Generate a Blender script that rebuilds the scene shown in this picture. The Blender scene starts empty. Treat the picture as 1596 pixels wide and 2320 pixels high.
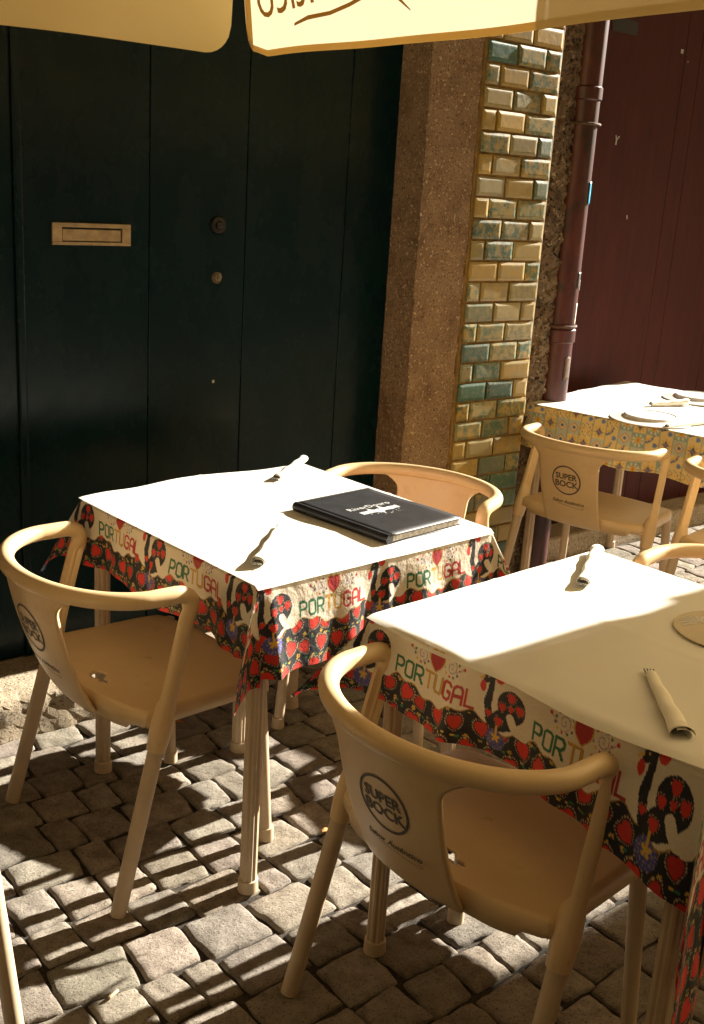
import bpy, bmesh, math, random
import numpy as np
from mathutils import Vector, Matrix
R_ = math.radians
random.seed(7); rng = np.random.default_rng(7)
S = bpy.context.scene
COL = S.collection

# ------------------------------------------------------------ camera
cd = bpy.data.cameras.new('camera'); cam = bpy.data.objects.new('camera', cd); COL.objects.link(cam)
cd.sensor_fit = 'VERTICAL'; cd.sensor_height = 36; cd.lens = 2457.67/2320*36
cd.clip_start = .05; cd.clip_end = 500
def cam_axes(V=(266.667, 9410.771), f=2457.67):
    dn = np.array([V[0]-798., V[1]-1160., f]); dn /= np.linalg.norm(dn); up = -dn
    fw = np.array([0, 0, 1.]); fh = fw-fw.dot(up)*up; fh /= np.linalg.norm(fh)
    rt = np.cross(fh, up)
    if rt[0] < 0: rt = -rt
    return np.array([rt, fh, up])
CR = cam_axes()
cam.matrix_world = Matrix(((CR[0,0], -CR[0,1], -CR[0,2], 0), (CR[1,0], -CR[1,1], -CR[1,2], 0), (CR[2,0], -CR[2,1], -CR[2,2], 1.5), (0,0,0,1)))
S.camera = cam

# ------------------------------------------------------------ light
SUN_AZ, SUN_EL = R_(38.3), R_(24.5)
w = bpy.data.worlds.new('World'); S.world = w; w.use_nodes = True
nt = w.node_tree; bg = nt.nodes['Background']
sky = nt.nodes.new('ShaderNodeTexSky'); sky.sky_type = 'NISHITA'; sky.sun_disc = False
sky.sun_elevation = SUN_EL; sky.sun_rotation = math.pi/2-SUN_AZ
wb = nt.nodes.new('ShaderNodeMix'); wb.data_type = 'RGBA'; wb.blend_type = 'MULTIPLY'; wb.inputs[0].default_value = 1
wb.inputs[7].default_value = (1.0, .62, .27, 1)     # film white balance
nt.links.new(sky.outputs[0], wb.inputs[6]); nt.links.new(wb.outputs[2], bg.inputs[0])
bg.inputs[1].default_value = .010
sl = bpy.data.lights.new('sun', 'SUN'); sl.energy = 5.0; sl.angle = R_(.5); sl.color = (1, .93, .80)
so = bpy.data.objects.new('sun', sl); COL.objects.link(so)
sd = Vector((math.cos(SUN_AZ)*math.cos(SUN_EL), math.sin(SUN_AZ)*math.cos(SUN_EL), math.sin(SUN_EL)))
so.rotation_euler = sd.to_track_quat('Z', 'Y').to_euler(); so.location = (3, 3, 6)
S.view_settings.view_transform = 'Standard'; S.view_settings.look = 'None'
S.view_settings.exposure = 2.15; S.view_settings.gamma = 1

# ------------------------------------------------------------ materials
def newmat(name):
    m = bpy.data.materials.new(name); m.use_nodes = True
    return m, m.node_tree, m.node_tree.nodes['Principled BSDF']
def N(nt, t, **k):
    n = nt.nodes.new(t)
    for a, b in k.items(): setattr(n, a, b)
    return n
def noise_fac(nt, scale, detail=4, rough=.6, coord='Object', vec=None, stretch=None):
    tc = N(nt, 'ShaderNodeTexCoord'); no = N(nt, 'ShaderNodeTexNoise')
    no.inputs['Scale'].default_value = scale; no.inputs['Detail'].default_value = detail; no.inputs['Roughness'].default_value = rough
    if stretch:
        mp = N(nt, 'ShaderNodeMapping'); mp.inputs['Scale'].default_value = stretch
        nt.links.new(tc.outputs[coord], mp.inputs[0]); nt.links.new(mp.outputs[0], no.inputs[0])
    else: nt.links.new(tc.outputs[coord], no.inputs[0])
    return no.outputs['Fac']
def ramp(nt, fac, stops):
    r = N(nt, 'ShaderNodeValToRGB'); e = r.color_ramp.elements
    while len(e) < len(stops): e.new(.5)
    for el, (p, c) in zip(e, stops): el.position = p; el.color = (*c, 1) if len(c) == 3 else c
    nt.links.new(fac, r.inputs[0]); return r.outputs[0]
def mix(nt, fac, a, b, mode='MIX'):
    m = N(nt, 'ShaderNodeMix', data_type='RGBA', blend_type=mode)
    for inp, v in ((m.inputs[0], fac), (m.inputs[6], a), (m.inputs[7], b)):
        if hasattr(v, 'links') or hasattr(v, 'is_linked'): nt.links.new(v, inp)
        elif isinstance(v, (int, float)): inp.default_value = v
        else: inp.default_value = (*v, 1)
    return m.outputs[2]
def bump(nt, bsdf, fac, strength=.3, dist=.002, prev=None):
    b = N(nt, 'ShaderNodeBump'); b.inputs['Strength'].default_value = strength; b.inputs['Distance'].default_value = dist
    nt.links.new(fac, b.inputs['Height'])
    if prev is not None: nt.links.new(prev, b.inputs['Normal'])
    nt.links.new(b.outputs[0], bsdf.inputs['Normal']); return b.outputs[0]
def simple(name, col, rough=.5, var=.12, scale=30, bstr=.1, bdist=.001, metal=0, spec=None, dirt=None):
    m, nt, b = newmat(name)
    f = noise_fac(nt, scale, 5)
    lo = tuple(max(0, c*(1-var)) for c in col); hi = tuple(c*(1+var) for c in col)
    c = ramp(nt, f, [(.3, lo), (.7, hi)])
    if dirt:
        f3 = noise_fac(nt, dirt[1], 6, .7); k = ramp(nt, f3, [(dirt[2], (0, 0, 0)), (dirt[2]+.12, (1, 1, 1))])
        c = mix(nt, k, c, dirt[0])
    nt.links.new(c, b.inputs['Base Color'])
    b.inputs['Roughness'].default_value = rough; b.inputs['Metallic'].default_value = metal
    if spec is not None: b.inputs['Specular IOR Level'].default_value = spec
    if bstr: bump(nt, b, noise_fac(nt, scale*6, 3), bstr, bdist)
    return m

M = {}
# moulded beige plastic
m, nt, b = newmat('beige_plastic'); M['plastic'] = m
c = ramp(nt, noise_fac(nt, 9, 6, .65), [(.3, (.60, .435, .235)), (.62, (.66, .485, .27)), (.8, (.53, .375, .195))])
nt.links.new(c, b.inputs['Base Color']); sc_ = ramp(nt, noise_fac(nt, 60, 8, .85, stretch=(1, 1, .4)), [(.60, (0, 0, 0)), (.70, (.55, .55, .55))]); 
nt.links.new(mix(nt, sc_, c, (.30, .21, .12)), b.inputs['Base Color'])
rr = ramp(nt, noise_fac(nt, 18, 6, .7), [(.3, (.26,)*3), (.7, (.46,)*3)]); nt.links.new(rr, b.inputs['Roughness'])
bump(nt, b, noise_fac(nt, 420, 3), .22, .0006)
M['leg_plastic'] = simple('beige_leg', (.50, .385, .255), .5, .1, 14, .1, .0005, dirt=((.22, .16, .1), 25, .66))
M['ink'] = simple('dark_print', (.075, .058, .042), .6, .1, 40, 0)
M['rubber'] = simple('foot_cap', (.5, .42, .31), .6, .1, 20, 0)
M['paper'] = None
m, nt, b = newmat('thin_white_paper'); M['paper'] = m
b.inputs['Base Color'].default_value = (.84, .82, .76, 1); b.inputs['Roughness'].default_value = .85
bump(nt, b, noise_fac(nt, 7, 5, .6), .25, .006)
tr = N(nt, 'ShaderNodeBsdfTransparent'); ms = N(nt, 'ShaderNodeMixShader'); ms.inputs[0].default_value = .2
nt.links.new(b.outputs[0], ms.inputs[1]); nt.links.new(tr.outputs[0], ms.inputs[2]); nt.links.new(ms.outputs[0], nt.nodes['Material Output'].inputs[0])
m, nt, b = newmat('napkin_paper'); M['napkin'] = m
b.inputs['Base Color'].default_value = (.83, .79, .68, 1); b.inputs['Roughness'].default_value = .9
bump(nt, b, noise_fac(nt, 60, 4), .2, .002)
M['steel'] = simple('cutlery_steel', (.5, .48, .44), .25, .05, 30, 0, metal=1)
M['porcelain'] = simple('white_porcelain', (.78, .76, .74), .18, .02, 10, 0)
M['leather'] = simple('black_leatherette', (.018, .018, .02), .42, .35, 25, .35, .0008)
M['pages'] = simple('page_edges', (.42, .38, .32), .8, .5, 120, .2)
M['silver'] = simple('silver_foil', (.72, .72, .72), .35, .15, 90, 0, metal=.3)
M['stitch'] = simple('stitching', (.3, .28, .25), .7, .2, 200, 0)
# glossy dark green door paint
m, nt, b = newmat('dark_green_gloss_paint'); M['door'] = m
c = ramp(nt, noise_fac(nt, 3, 5, .6), [(.3, (.0005, .011, .014)), (.7, (.001, .016, .019))])
sp = N(nt, 'ShaderNodeTexVoronoi'); sp.inputs['Scale'].default_value = 6; tc = N(nt, 'ShaderNodeTexCoord'); nt.links.new(tc.outputs['Object'], sp.inputs[0])
k = ramp(nt, sp.outputs['Distance'], [(0, (1, 1, 1)), (.012, (1, 1, 1)), (.016, (0, 0, 0))])
c = mix(nt, k, c, (.12, .10, .07)); nt.links.new(c, b.inputs['Base Color']); b.inputs['Specular IOR Level'].default_value = .22
rr = ramp(nt, noise_fac(nt, 7, 6, .7, stretch=(1, 1, .6)), [(.3, (.2,)*3), (.75, (.36,)*3)]); nt.links.new(rr, b.inputs['Roughness'])
bump(nt, b, noise_fac(nt, 5, 4, .5, stretch=(1.5, 1, .5)), .25, .006)
m, nt, b = newmat('dark_red_paint'); M['red'] = m
c = ramp(nt, noise_fac(nt, 4, 6, .7, stretch=(6, 6, 1)), [(.3, (.044, .0075, .0065)), (.7, (.072, .013, .011))])
sp = N(nt, 'ShaderNodeTexVoronoi'); sp.inputs['Scale'].default_value = 4.3; tc = N(nt, 'ShaderNodeTexCoord'); nt.links.new(tc.outputs['Object'], sp.inputs[0])
k = ramp(nt, sp.outputs['Distance'], [(0, (1, 1, 1)), (.018, (1, 1, 1)), (.022, (0, 0, 0))])
c = mix(nt, k, c, (.3, .22, .17)); nt.links.new(c, b.inputs['Base Color']); b.inputs['Roughness'].default_value = .5; b.inputs['Specular IOR Level'].default_value = .2
bump(nt, b, noise_fac(nt, 30, 5, .6, stretch=(3, 3, .3)), .2, .002)
m, nt, b = newmat('pipe_red_paint'); M['pipe'] = m
f = noise_fac(nt, 14, 6, .7, stretch=(1, 1, .35))
c = ramp(nt, f, [(.34, (.012, .004, .004)), (.47, (.050, .008, .008)), (.60, (.085, .016, .014)), (.68, (.020, .010, .008))]); nt.links.new(c, b.inputs['Base Color'])
b.inputs['Roughness'].default_value = .4; bump(nt, b, f, .3, .002)
M['rust'] = simple('rusty_iron', (.09, .045, .025), .8, .5, 40, .5, .002)
# granite
def granite(name, stops, spk, sscale=160, rough=.85, bs=.6, bd=.004, big=9):
    m, nt, b = newmat(name)
    c = ramp(nt, noise_fac(nt, big, 7, .72), stops)
    s1 = ramp(nt, noise_fac(nt, sscale, 2, .5), [(.36, (0, 0, 0)), (.44, (1, 1, 1))])
    c = mix(nt, s1, spk[0], c)
    s2 = ramp(nt, noise_fac(nt, sscale*.8, 2, .5, 'Generated') if False else noise_fac(nt, sscale*.63, 3, .6), [(.6, (0, 0, 0)), (.68, (1, 1, 1))])
    c = mix(nt, s2, c, spk[1]); nt.links.new(c, b.inputs['Base Color']); b.inputs['Roughness'].default_value = rough
    p = bump(nt, b, noise_fac(nt, big*4, 8, .75), bs, bd); bump(nt, b, noise_fac(nt, sscale, 3), bs*.6, bd*.3, p)
    return m
M['jamb'] = granite('brown_granite', [(.28, (.12, .068, .036)), (.45, (.25, .155, .085)), (.6, (.32, .21, .12)), (.78, (.14, .082, .045))], ((.11, .07, .035), (.58, .45, .28)), 150, .85, .8, .005, 9)
M['sill'] = granite('pale_granite_sill', [(.3, (.25, .19, .125)), (.55, (.44, .36, .25)), (.75, (.30, .23, .155))], ((.16, .12, .08), (.55, .47, .35)), 150, .9, .9, .008, 12)
m, nt, b = newmat('granite_setts'); M['setts'] = m
at = N(nt, 'ShaderNodeAttribute', attribute_name='tone')
c1 = ramp(nt, noise_fac(nt, 22, 6, .7), [(.3, (.175, .148, .122)), (.5, (.29, .253, .213)), (.72, (.40, .357, .305))])
c = mix(nt, 1.0, c1, at.outputs['Color'], 'MULTIPLY')
s1 = ramp(nt, noise_fac(nt, 230, 2, .5), [(.34, (0, 0, 0)), (.42, (1, 1, 1))]); c = mix(nt, s1, mix(nt, 1.0, c, (.5, .46, .42), 'MULTIPLY'), c)
nt.links.new(c, b.inputs['Base Color']); b.inputs['Roughness'].default_value = .9; b.inputs['Specular IOR Level'].default_value = .15
p = bump(nt, b, noise_fac(nt, 48, 9, .8), 1.0, .009); bump(nt, b, noise_fac(nt, 260, 3), .5, .0015, p)
M['dirt'] = granite('joint_dirt', [(.3, (.012, .009, .006)), (.6, (.035, .025, .016)), (.75, (.10, .072, .04))], ((.012, .01, .007), (.12, .085, .045)), 200, .95, .8, .006, 14)
m, nt, b = newmat('glazed_tiles'); M['tile'] = m
at = N(nt, 'ShaderNodeAttribute', attribute_name='tone')
f = noise_fac(nt, 38, 5, .75)
k = ramp(nt, f, [(.44, (0, 0, 0)), (.60, (1, 1, 1))])
at2 = N(nt, 'ShaderNodeAttribute', attribute_name='tone2')
c = mix(nt, k, at.outputs['Color'], at2.outputs['Color'])
k2 = ramp(nt, noise_fac(nt, 70, 4, .7), [(.55, (0, 0, 0)), (.72, (1, 1, 1))])
c = mix(nt, k2, c, (.30, .22, .11))
nt.links.new(c, b.inputs['Base Color']); b.inputs['Roughness'].default_value = .45
bump(nt, b, noise_fac(nt, 45, 4), .15, .003)
M['grout'] = simple('ochre_grout', (.24, .14, .04), .9, .4, 30, .6, .003)
M['plaster'] = granite('rough_dark_plaster', [(.3, (.07, .045, .028)), (.55, (.20, .135, .08)), (.75, (.34, .25, .15))], ((.03, .02, .012), (.42, .33, .22)), 90, .95, 1, .012, 12)  # raised colours and pale specks stand in for sunlit grains
M['wall'] = simple('ochre_render', (.32, .24, .15), .9, .2, 8, .3, .004)
M['brass'] = simple('tarnished_brass', (.42, .30, .16), .42, .25, 40, .3, .0006, metal=.35, dirt=((.10, .14, .09), 30, .68))
M['darkmetal'] = simple('dark_tarnished_lock', (.02, .018, .016), .35, .3, 40, .2, metal=.5)
M['lockbrass'] = simple('worn_lock_brass', (.22, .17, .10), .35, .3, 60, .2, metal=.6)
# parasol cloth (lets light through)
m, nt, b = newmat('yellow_parasol_canvas'); M['canvas'] = m
fw = noise_fac(nt, 7, 4, .6)
c = ramp(nt, fw, [(.3, (.90, .70, .30)), (.7, (.95, .77, .37))])
nt.links.new(c, b.inputs['Base Color']); b.inputs['Roughness'].default_value = .9
tl = N(nt, 'ShaderNodeBsdfTranslucent'); tl.inputs[0].default_value = (.98, .90, .66, 1)
ms = N(nt, 'ShaderNodeMixShader'); ms.inputs[0].default_value = .16
nt.links.new(b.outputs[0], ms.inputs[1]); nt.links.new(tl.outputs[0], ms.inputs[2]); nt.links.new(ms.outputs[0], nt.nodes['Material Output'].inputs[0])
bump(nt, b, noise_fac(nt, 500, 2), .1, .0005)
def canopymat(name, frac):
    m, nt, b = newmat(name)
    b.inputs['Base Color'].default_value = (.80, .55, .21, 1); b.inputs['Roughness'].default_value = .9
    tl = N(nt, 'ShaderNodeBsdfTranslucent'); tl.inputs[0].default_value = (.98, .77, .43, 1)
    ms = N(nt, 'ShaderNodeMixShader'); ms.inputs[0].default_value = frac
    nt.links.new(b.outputs[0], ms.inputs[1]); nt.links.new(tl.outputs[0], ms.inputs[2]); nt.links.new(ms.outputs[0], nt.nodes['Material Output'].inputs[0])
    bump(nt, b, noise_fac(nt, 12, 4), .3, .01); return m
M['canopy'] = canopymat('high_fill_yellow_canvas', .74); M['canopy_low_fill'] = canopymat('low_fill_yellow_canvas', .07)  # same canvas split in translucency: more fill at right, less above camera
def canvas_dark(name, col, tcol):
    m, nt, b = newmat(name); b.inputs['Base Color'].default_value = (*col, 1); b.inputs['Roughness'].default_value = .9
    tl = N(nt, 'ShaderNodeBsdfTranslucent'); tl.inputs[0].default_value = (*tcol, 1)
    ms = N(nt, 'ShaderNodeMixShader'); ms.inputs[0].default_value = .5
    nt.links.new(b.outputs[0], ms.inputs[1]); nt.links.new(tl.outputs[0], ms.inputs[2]); nt.links.new(ms.outputs[0], nt.nodes['Material Output'].inputs[0])
    return m
M['hem'] = canvas_dark('doubled_canvas_hem', (.62, .38, .08), (.30, .155, .02))
M['canvas_ink'] = canvas_dark('print_on_canvas', (.45, .25, .05), (.24, .12, .02))
# printed cloths: per-vertex dye
def clothmat(name, transl=.12):
    m, nt, b = newmat(name); at = N(nt, 'ShaderNodeAttribute', attribute_name='dye')
    tc = N(nt, 'ShaderNodeTexCoord')
    c = mix(nt, 1.0, at.outputs['Color'], ramp(nt, noise_fac(nt, 500, 2), [(.3, (.86,)*3), (.7, (1, 1, 1))]), 'MULTIPLY')
    nt.links.new(c, b.inputs['Base Color']); b.inputs['Roughness'].default_value = .55
    b.inputs['Sheen Weight'].default_value = .05
    p = bump(nt, b, noise_fac(nt, 16, 5, .6), .45, .014); bump(nt, b, noise_fac(nt, 700, 2), .15, .0006, p)
    tl = N(nt, 'ShaderNodeBsdfTranslucent'); nt.links.new(c, tl.inputs[0])
    ms = N(nt, 'ShaderNodeMixShader'); ms.inputs[0].default_value = transl
    nt.links.new(b.outputs[0], ms.inputs[1]); nt.links.new(tl.outputs[0], ms.inputs[2]); nt.links.new(ms.outputs[0], nt.nodes['Material Output'].inputs[0])
    return m
M['cloth'] = clothmat('folk_print_cotton'); M['cloth3'] = clothmat('tile_print_cotton', .3)
M['sticker_white'] = simple('torn_sticker', (.55, .5, .42), .6, .5, 60, 0)
M['sticker_blue'] = simple('blue_sticker', (.05, .35, .6), .4, .5, 60, 0)
M['sticker_dark'] = simple('dark_sticker', (.02, .02, .02), .5, .2, 60, 0)
M['alu'] = simple('parasol_pole_paint', (.5, .46, .4), .4, .1, 20, 0)

# ------------------------------------------------------------ object helpers
class MB:
    def __init__(s): s.v = []; s.f = []; s.n = 0
    def add(s, v, f):
        v = [tuple(map(float, p)) for p in v]; s.f += [tuple(i+s.n for i in q) for q in f]; s.v += v; s.n += len(v); return s
    def box(s, lo, hi, rot=0, piv=None):
        x0, y0, z0 = lo; x1, y1, z1 = hi
        v = [(x0,y0,z0),(x1,y0,z0),(x1,y1,z0),(x0,y1,z0),(x0,y0,z1),(x1,y0,z1),(x1,y1,z1),(x0,y1,z1)]
        if rot:
            px, py = piv or ((x0+x1)/2, (y0+y1)/2); c, q = math.cos(rot), math.sin(rot)
            v = [(px+(x-px)*c-(y-py)*q, py+(x-px)*q+(y-py)*c, z) for x, y, z in v]
        return s.add(v, [(0,3,2,1),(4,5,6,7),(0,1,5,4),(1,2,6,5),(2,3,7,6),(3,0,4,7)])
    def tube(s, path, rad, seg=16, cap=True, squash=None):
        P = [Vector(p) for p in path]; n = len(P)
        if not hasattr(rad, '__len__'): rad = [rad]*n
        T = [(P[min(i+1, n-1)]-P[max(i-1, 0)]).normalized() for i in range(n)]
        a = Vector((0, 0, 1)) if abs(T[0].z) < .8 else Vector((1, 0, 0))
        u = (a-T[0]*a.dot(T[0])).normalized(); V = []
        for i in range(n):
            u = (u-T[i]*u.dot(T[i])).normalized(); w_ = T[i].cross(u)
            for k in range(seg):
                t = 2*math.pi*k/seg; V.append(P[i]+u*math.cos(t)*rad[i]+w_*math.sin(t)*rad[i])
        F = [(i*seg+k, i*seg+(k+1) % seg, (i+1)*seg+(k+1) % seg, (i+1)*seg+k) for i in range(n-1) for k in range(seg)]
        if cap: F += [tuple(range(seg))[::-1], tuple((n-1)*seg+k for k in range(seg))]
        return s.add(V, F)
    def lathe(s, prof, seg=48, c=(0, 0, 0)):
        V = [(c[0]+r*math.cos(2*math.pi*k/seg), c[1]+r*math.sin(2*math.pi*k/seg), c[2]+z) for r, z in prof for k in range(seg)]
        n = len(prof)
        F = [(i*seg+k, i*seg+(k+1) % seg, (i+1)*seg+(k+1) % seg, (i+1)*seg+k) for i in range(n-1) for k in range(seg)]
        F += [tuple(range(seg))[::-1], tuple((n-1)*seg+k for k in range(seg))]
        return s.add(V, F)
    def grid(s, pts, keep=None):
        nu = len(pts); nv = len(pts[0])
        F = [(i*nv+j, (i+1)*nv+j, (i+1)*nv+j+1, i*nv+j+1) for i in range(nu-1) for j in range(nv-1) if keep is None or keep(i, j)]
        return s.add([p for r in pts for p in r], F)
    def build(s, name, mat, parent=None, smooth=True, bevel=0, solid=0, sub=0, loc=None, rot=None, angle=40):
        me = bpy.data.meshes.new(name); me.from_pydata(s.v, [], s.f); me.update()
        o = bpy.data.objects.new(name, me); COL.objects.link(o); me.materials.append(mat)
        if parent is not None: o.parent = parent
        if loc: o.location = loc
        if rot is not None: o.rotation_euler = rot if hasattr(rot, '__len__') else (0, 0, rot)
        if smooth:
            me.polygons.foreach_set('use_smooth', [True]*len(me.polygons))
            if hasattr(me, 'set_sharp_from_angle'): me.set_sharp_from_angle(angle=R_(angle))
        if solid: md = o.modifiers.new('solid', 'SOLIDIFY'); md.thickness = abs(solid); md.offset = 0 if solid > 0 else -1
        if bevel: md = o.modifiers.new('bevel', 'BEVEL'); md.width = bevel; md.segments = 2; md.limit_method = 'ANGLE'
        if sub: md = o.modifiers.new('sub', 'SUBSURF'); md.levels = sub; md.render_levels = sub
        return o
def tag(o, label=None, cat=None, group=None, kind=None):
    if label: o['label'] = label
    if cat: o['category'] = cat
    if group: o['group'] = group
    if kind: o['kind'] = kind
    return o
def empty(name, label, cat, loc=(0, 0, 0), rz=0, group=None):
    o = bpy.data.objects.new(name, None); COL.objects.link(o); o.location = loc; o.rotation_euler = (0, 0, rz); o.empty_display_size = .1
    return tag(o, label, cat, group)
def copy_tree(root, loc, rz, label):
    r = root.copy(); COL.objects.link(r); r.location = loc; r.rotation_euler = (0, 0, rz); r['label'] = label
    for ch in list(root.children):
        c = ch.copy(); COL.objects.link(c); c.parent = r
        for g in ch.children:
            d = g.copy(); COL.objects.link(d); d.parent = c
    return r
def paint(me, name, cols):
    a = me.color_attributes.new(name, 'FLOAT_COLOR', 'POINT')
    c = np.ones((len(me.vertices), 4), np.float32); c[:, :3] = cols; a.data.foreach_set('color', c.ravel())
def text_mesh(txt, size, shear=0, offset=0, spacing=1, lines=1):
    cu = bpy.data.curves.new('t', 'FONT'); cu.body = txt; cu.size = size; cu.shear = shear; cu.offset = offset
    cu.align_x = 'CENTER'; cu.align_y = 'CENTER'; cu.space_character = spacing; cu.space_line = .8; cu.resolution_u = 3
    o = bpy.data.objects.new('t', cu); COL.objects.link(o)
    dg = bpy.context.evaluated_depsgraph_get(); me = bpy.data.meshes.new_from_object(o.evaluated_get(dg))
    bm = bmesh.new(); bm.from_mesh(me); bmesh.ops.triangulate(bm, faces=bm.faces[:])
    bmesh.ops.subdivide_edges(bm, edges=[e for e in bm.edges if e.calc_length() > size*.25], cuts=1)
    bm.verts.ensure_lookup_table(); bm.verts.index_update()
    V = [tuple(v.co) for v in bm.verts]; F = [tuple(v.index for v in f.verts) for f in bm.faces]; bm.free()
    bpy.data.objects.remove(o); bpy.data.curves.remove(cu); bpy.data.meshes.remove(me)
    return V, F

# ------------------------------------------------------------ street: setts on a dirt bed
WA = R_(40.0); WO = np.array([-.991, 2.871])           # wall direction and a point on the door plane
wu = np.array([math.cos(WA), math.sin(WA)]); wv = np.array([math.sin(WA), -math.cos(WA)])
def W2(u, v): p = WO+wu*u+wv*v; return float(p[0]), float(p[1])
g = MB().add([(-60,-60,-.0095),(60,-60,-.0095),(60,60,-.0095),(-60,60,-.0095)], [(0,1,2,3)]).build('ground', M['dirt'], smooth=False)
tag(g, 'sandy dirt showing in the joints between the paving stones', kind='structure')
def setts():
    V = []; F = []; tone = []; n0 = 0
    K = 13
    base = np.concatenate([[-1, -.965], np.linspace(-.87, .87, 9), [.965, 1]])
    gx, gy = np.meshgrid(base, base, indexing='ij')
    v = -.06; row = 0
    while v < 4.4:
        d = .118+random.uniform(-.014, .014); u = -1.6+random.uniform(0, .1); 
        while u < 7.0:
            wd = random.choice([.085, .105, .12, .135, .155])+random.uniform(-.01, .01)
            if v < .19 and u < (1.32 if v > .08 else 2.12) and v < .14: u += wd; continue
            hx, hy = (wd-random.uniform(.001, .006))/2, (d-random.uniform(.001, .006))/2
            cu, cv = u+wd/2, v+d/2
            sway = .025*math.sin(cu*2.3+.5)+.012*math.sin(cu*5.1+v*.4)
            rot = random.gauss(0, .035)
            sq = np.sqrt(np.clip(1-gy**2*.5, 0, 1)); sr = np.sqrt(np.clip(1-gx**2*.5, 0, 1))
            # squircle-ish footprint
            px = gx*(1-.035*gy**8)*hx; py = gy*(1-.035*gx**8)*hy
            sk = random.gauss(0, .07); px = px+py*sk; py = py*(1+random.gauss(0, .05)*gx)
            e = np.maximum(np.abs(gx), np.abs(gy))
            tx, ty = random.gauss(0, .010), random.gauss(0, .010)
            h = random.gauss(0, .0010)-.0022*(gx**8+gy**8)+tx*px+ty*py+rng.normal(0, .0008, gx.shape)
            h = h-.030*(e > .99)-.0030*(e > .95)*(e < .99)
            ph = rng.uniform(0, 6, 4)
            edge = 1+.022*np.sin(3*np.arctan2(gy, gx)+ph[0])+.018*np.sin(7*np.arctan2(gy, gx)+ph[1])
            px = px*edge*np.where(e > .99, .985, 1); py = py*edge*np.where(e > .99, .985, 1)
            h += .0012*np.sin(gx*3+ph[2])*np.sin(gy*3+ph[3])
            c, s_ = math.cos(rot), math.sin(rot)
            X = cu+px*c-py*s_; Y = cv+sway+px*s_+py*c
            wx = WO[0]+wu[0]*X+wv[0]*Y; wy_ = WO[1]+wu[1]*X+wv[1]*Y
            V.append(np.stack([wx, wy_, h], -1).reshape(-1, 3))
            t = random.uniform(.78, 1.15); tc = np.array([t*random.uniform(.97, 1.04), t, t*random.uniform(.93, 1.03)])
            tone.append(np.tile(tc, (K*K, 1)))
            for i in range(K-1):
                for j in range(K-1):
                    a = n0+i*K+j; F.append((a, a+1, a+K+1, a+K))
            n0 += K*K; u += wd
        v += d; row += 1
    V = np.concatenate(V); tone = np.concatenate(tone)
    me = bpy.data.meshes.new('cobblestone_pavement'); me.from_pydata(V.tolist(), [], F)
    o = bpy.data.objects.new('cobblestone_pavement', me); COL.objects.link(o); me.materials.append(M['setts']); paint(me, 'tone', tone)
    me.polygons.foreach_set('use_smooth', [True]*len(F)); me.update()
    # faces up
    bm = bmesh.new(); bm.from_mesh(me); bmesh.ops.recalc_face_normals(bm, faces=bm.faces); 
    if sum(f.normal.z for f in bm.faces) < 0: bmesh.ops.reverse_faces(bm, faces=bm.faces)
    bm.to_mesh(me); bm.free()
    tag(o, 'uneven grey granite cobblestones laid in rows', kind='structure')
setts()

# ------------------------------------------------------------ house facade (local x along wall, local y into the wall)
H = empty('house_facade', 'old townhouse front with dark green door, granite pier, glazed brick tiles and dark red door', 'building', (*WO, 0), WA)
def jitter_slab(x0, x1, y0, y1, z0, z1, nx, nz, amp, ny=2, rag=0):
    """box with roughened front (y0) face and sides"""
    mb = MB(); f = []
    for i in range(nx+1):
        r = []
        for k in range(nz+1):
            x = x0+(x1-x0)*i/nx; z = z0+(z1-z0)*k/nz
            if rag and i > nx*.55: x += random.uniform(-rag, rag)
            r.append((x+(random.gauss(0, amp) if 0 < k < nz else 0), y0+random.gauss(0, amp*.7), z))
        f.append(r)
    mb.grid(f)
    L = [f[0], [(x0, y1, p[2]) for p in f[0]]]; mb.grid([[(*p,) for p in L[1]], L[0]])
    Rr = [f[-1], [(x1, y1, p[2]) for p in f[-1]]]; mb.grid([Rr[0], Rr[1]])
    mb.grid([[p for p in [r[-1] for r in f]][::-1], [(r[-1][0], y1, z1) for r in f][::-1]])
    mb.grid([[p for p in [r[0] for r in f]], [(r[0][0], y1, z0) for r in f]])
    return mb
# door: one leaf set of planks with seams
D = empty('door', None, None); D.parent = H
mb = MB(); mb.box((-.62, .012, .128), (1.39, .05, 2.5)); mb.build('door_board', M['door'], D)
seams = [-.62, -.26, .10, .475, .802, 1.185, 1.40]
for i in range(6):
    a, b_ = seams[i]+.0014, seams[i+1]-.0014
    MB().box((a, 0, .128), (b_, .03, 2.5)).build('plank', M['door'], D, bevel=.002)
MB().box((.076, -.012, .128), (.100, .006, 2.5)).build('cover_strip', M['door'], D, bevel=.005)
# letter slot
ls = MB()
x0, x1, z0, z1 = .180, .413, 1.307, 1.366
ls.box((x0, -.008, z1-.012), (x1, .001, z1)).box((x0, -.008, z0), (x1, .001, z0+.009)).box((x0, -.0078, z0+.009), (x0+.028, .001, z1-.012)).box((x1-.027, -.0078, z0+.009), (x1, .001, z1-.012))
LS = ls.build('letter_slot', M['brass'], D, bevel=.0012)
MB().box((x0+.03, -.0045, z0+.011), (x1-.029, -.001, z1-.0165)).build('flap', M['brass'], LS, bevel=.0015)
def disc(cx, cz, prof, name, mat, parent, seg=32):
    V = []; n = len(prof)
    for r, y in prof:
        for k in range(seg): t = 2*math.pi*k/seg; V.append((cx+r*math.cos(t), y, cz+r*math.sin(t)))
    F = [(i*seg+k, (i+1)*seg+k, (i+1)*seg+(k+1) % seg, i*seg+(k+1) % seg) for i in range(n-1) for k in range(seg)]
    F.append(tuple((n-1)*seg+k for k in range(seg))[::-1])
    return MB().add(V, F).build(name, mat, parent)
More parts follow.
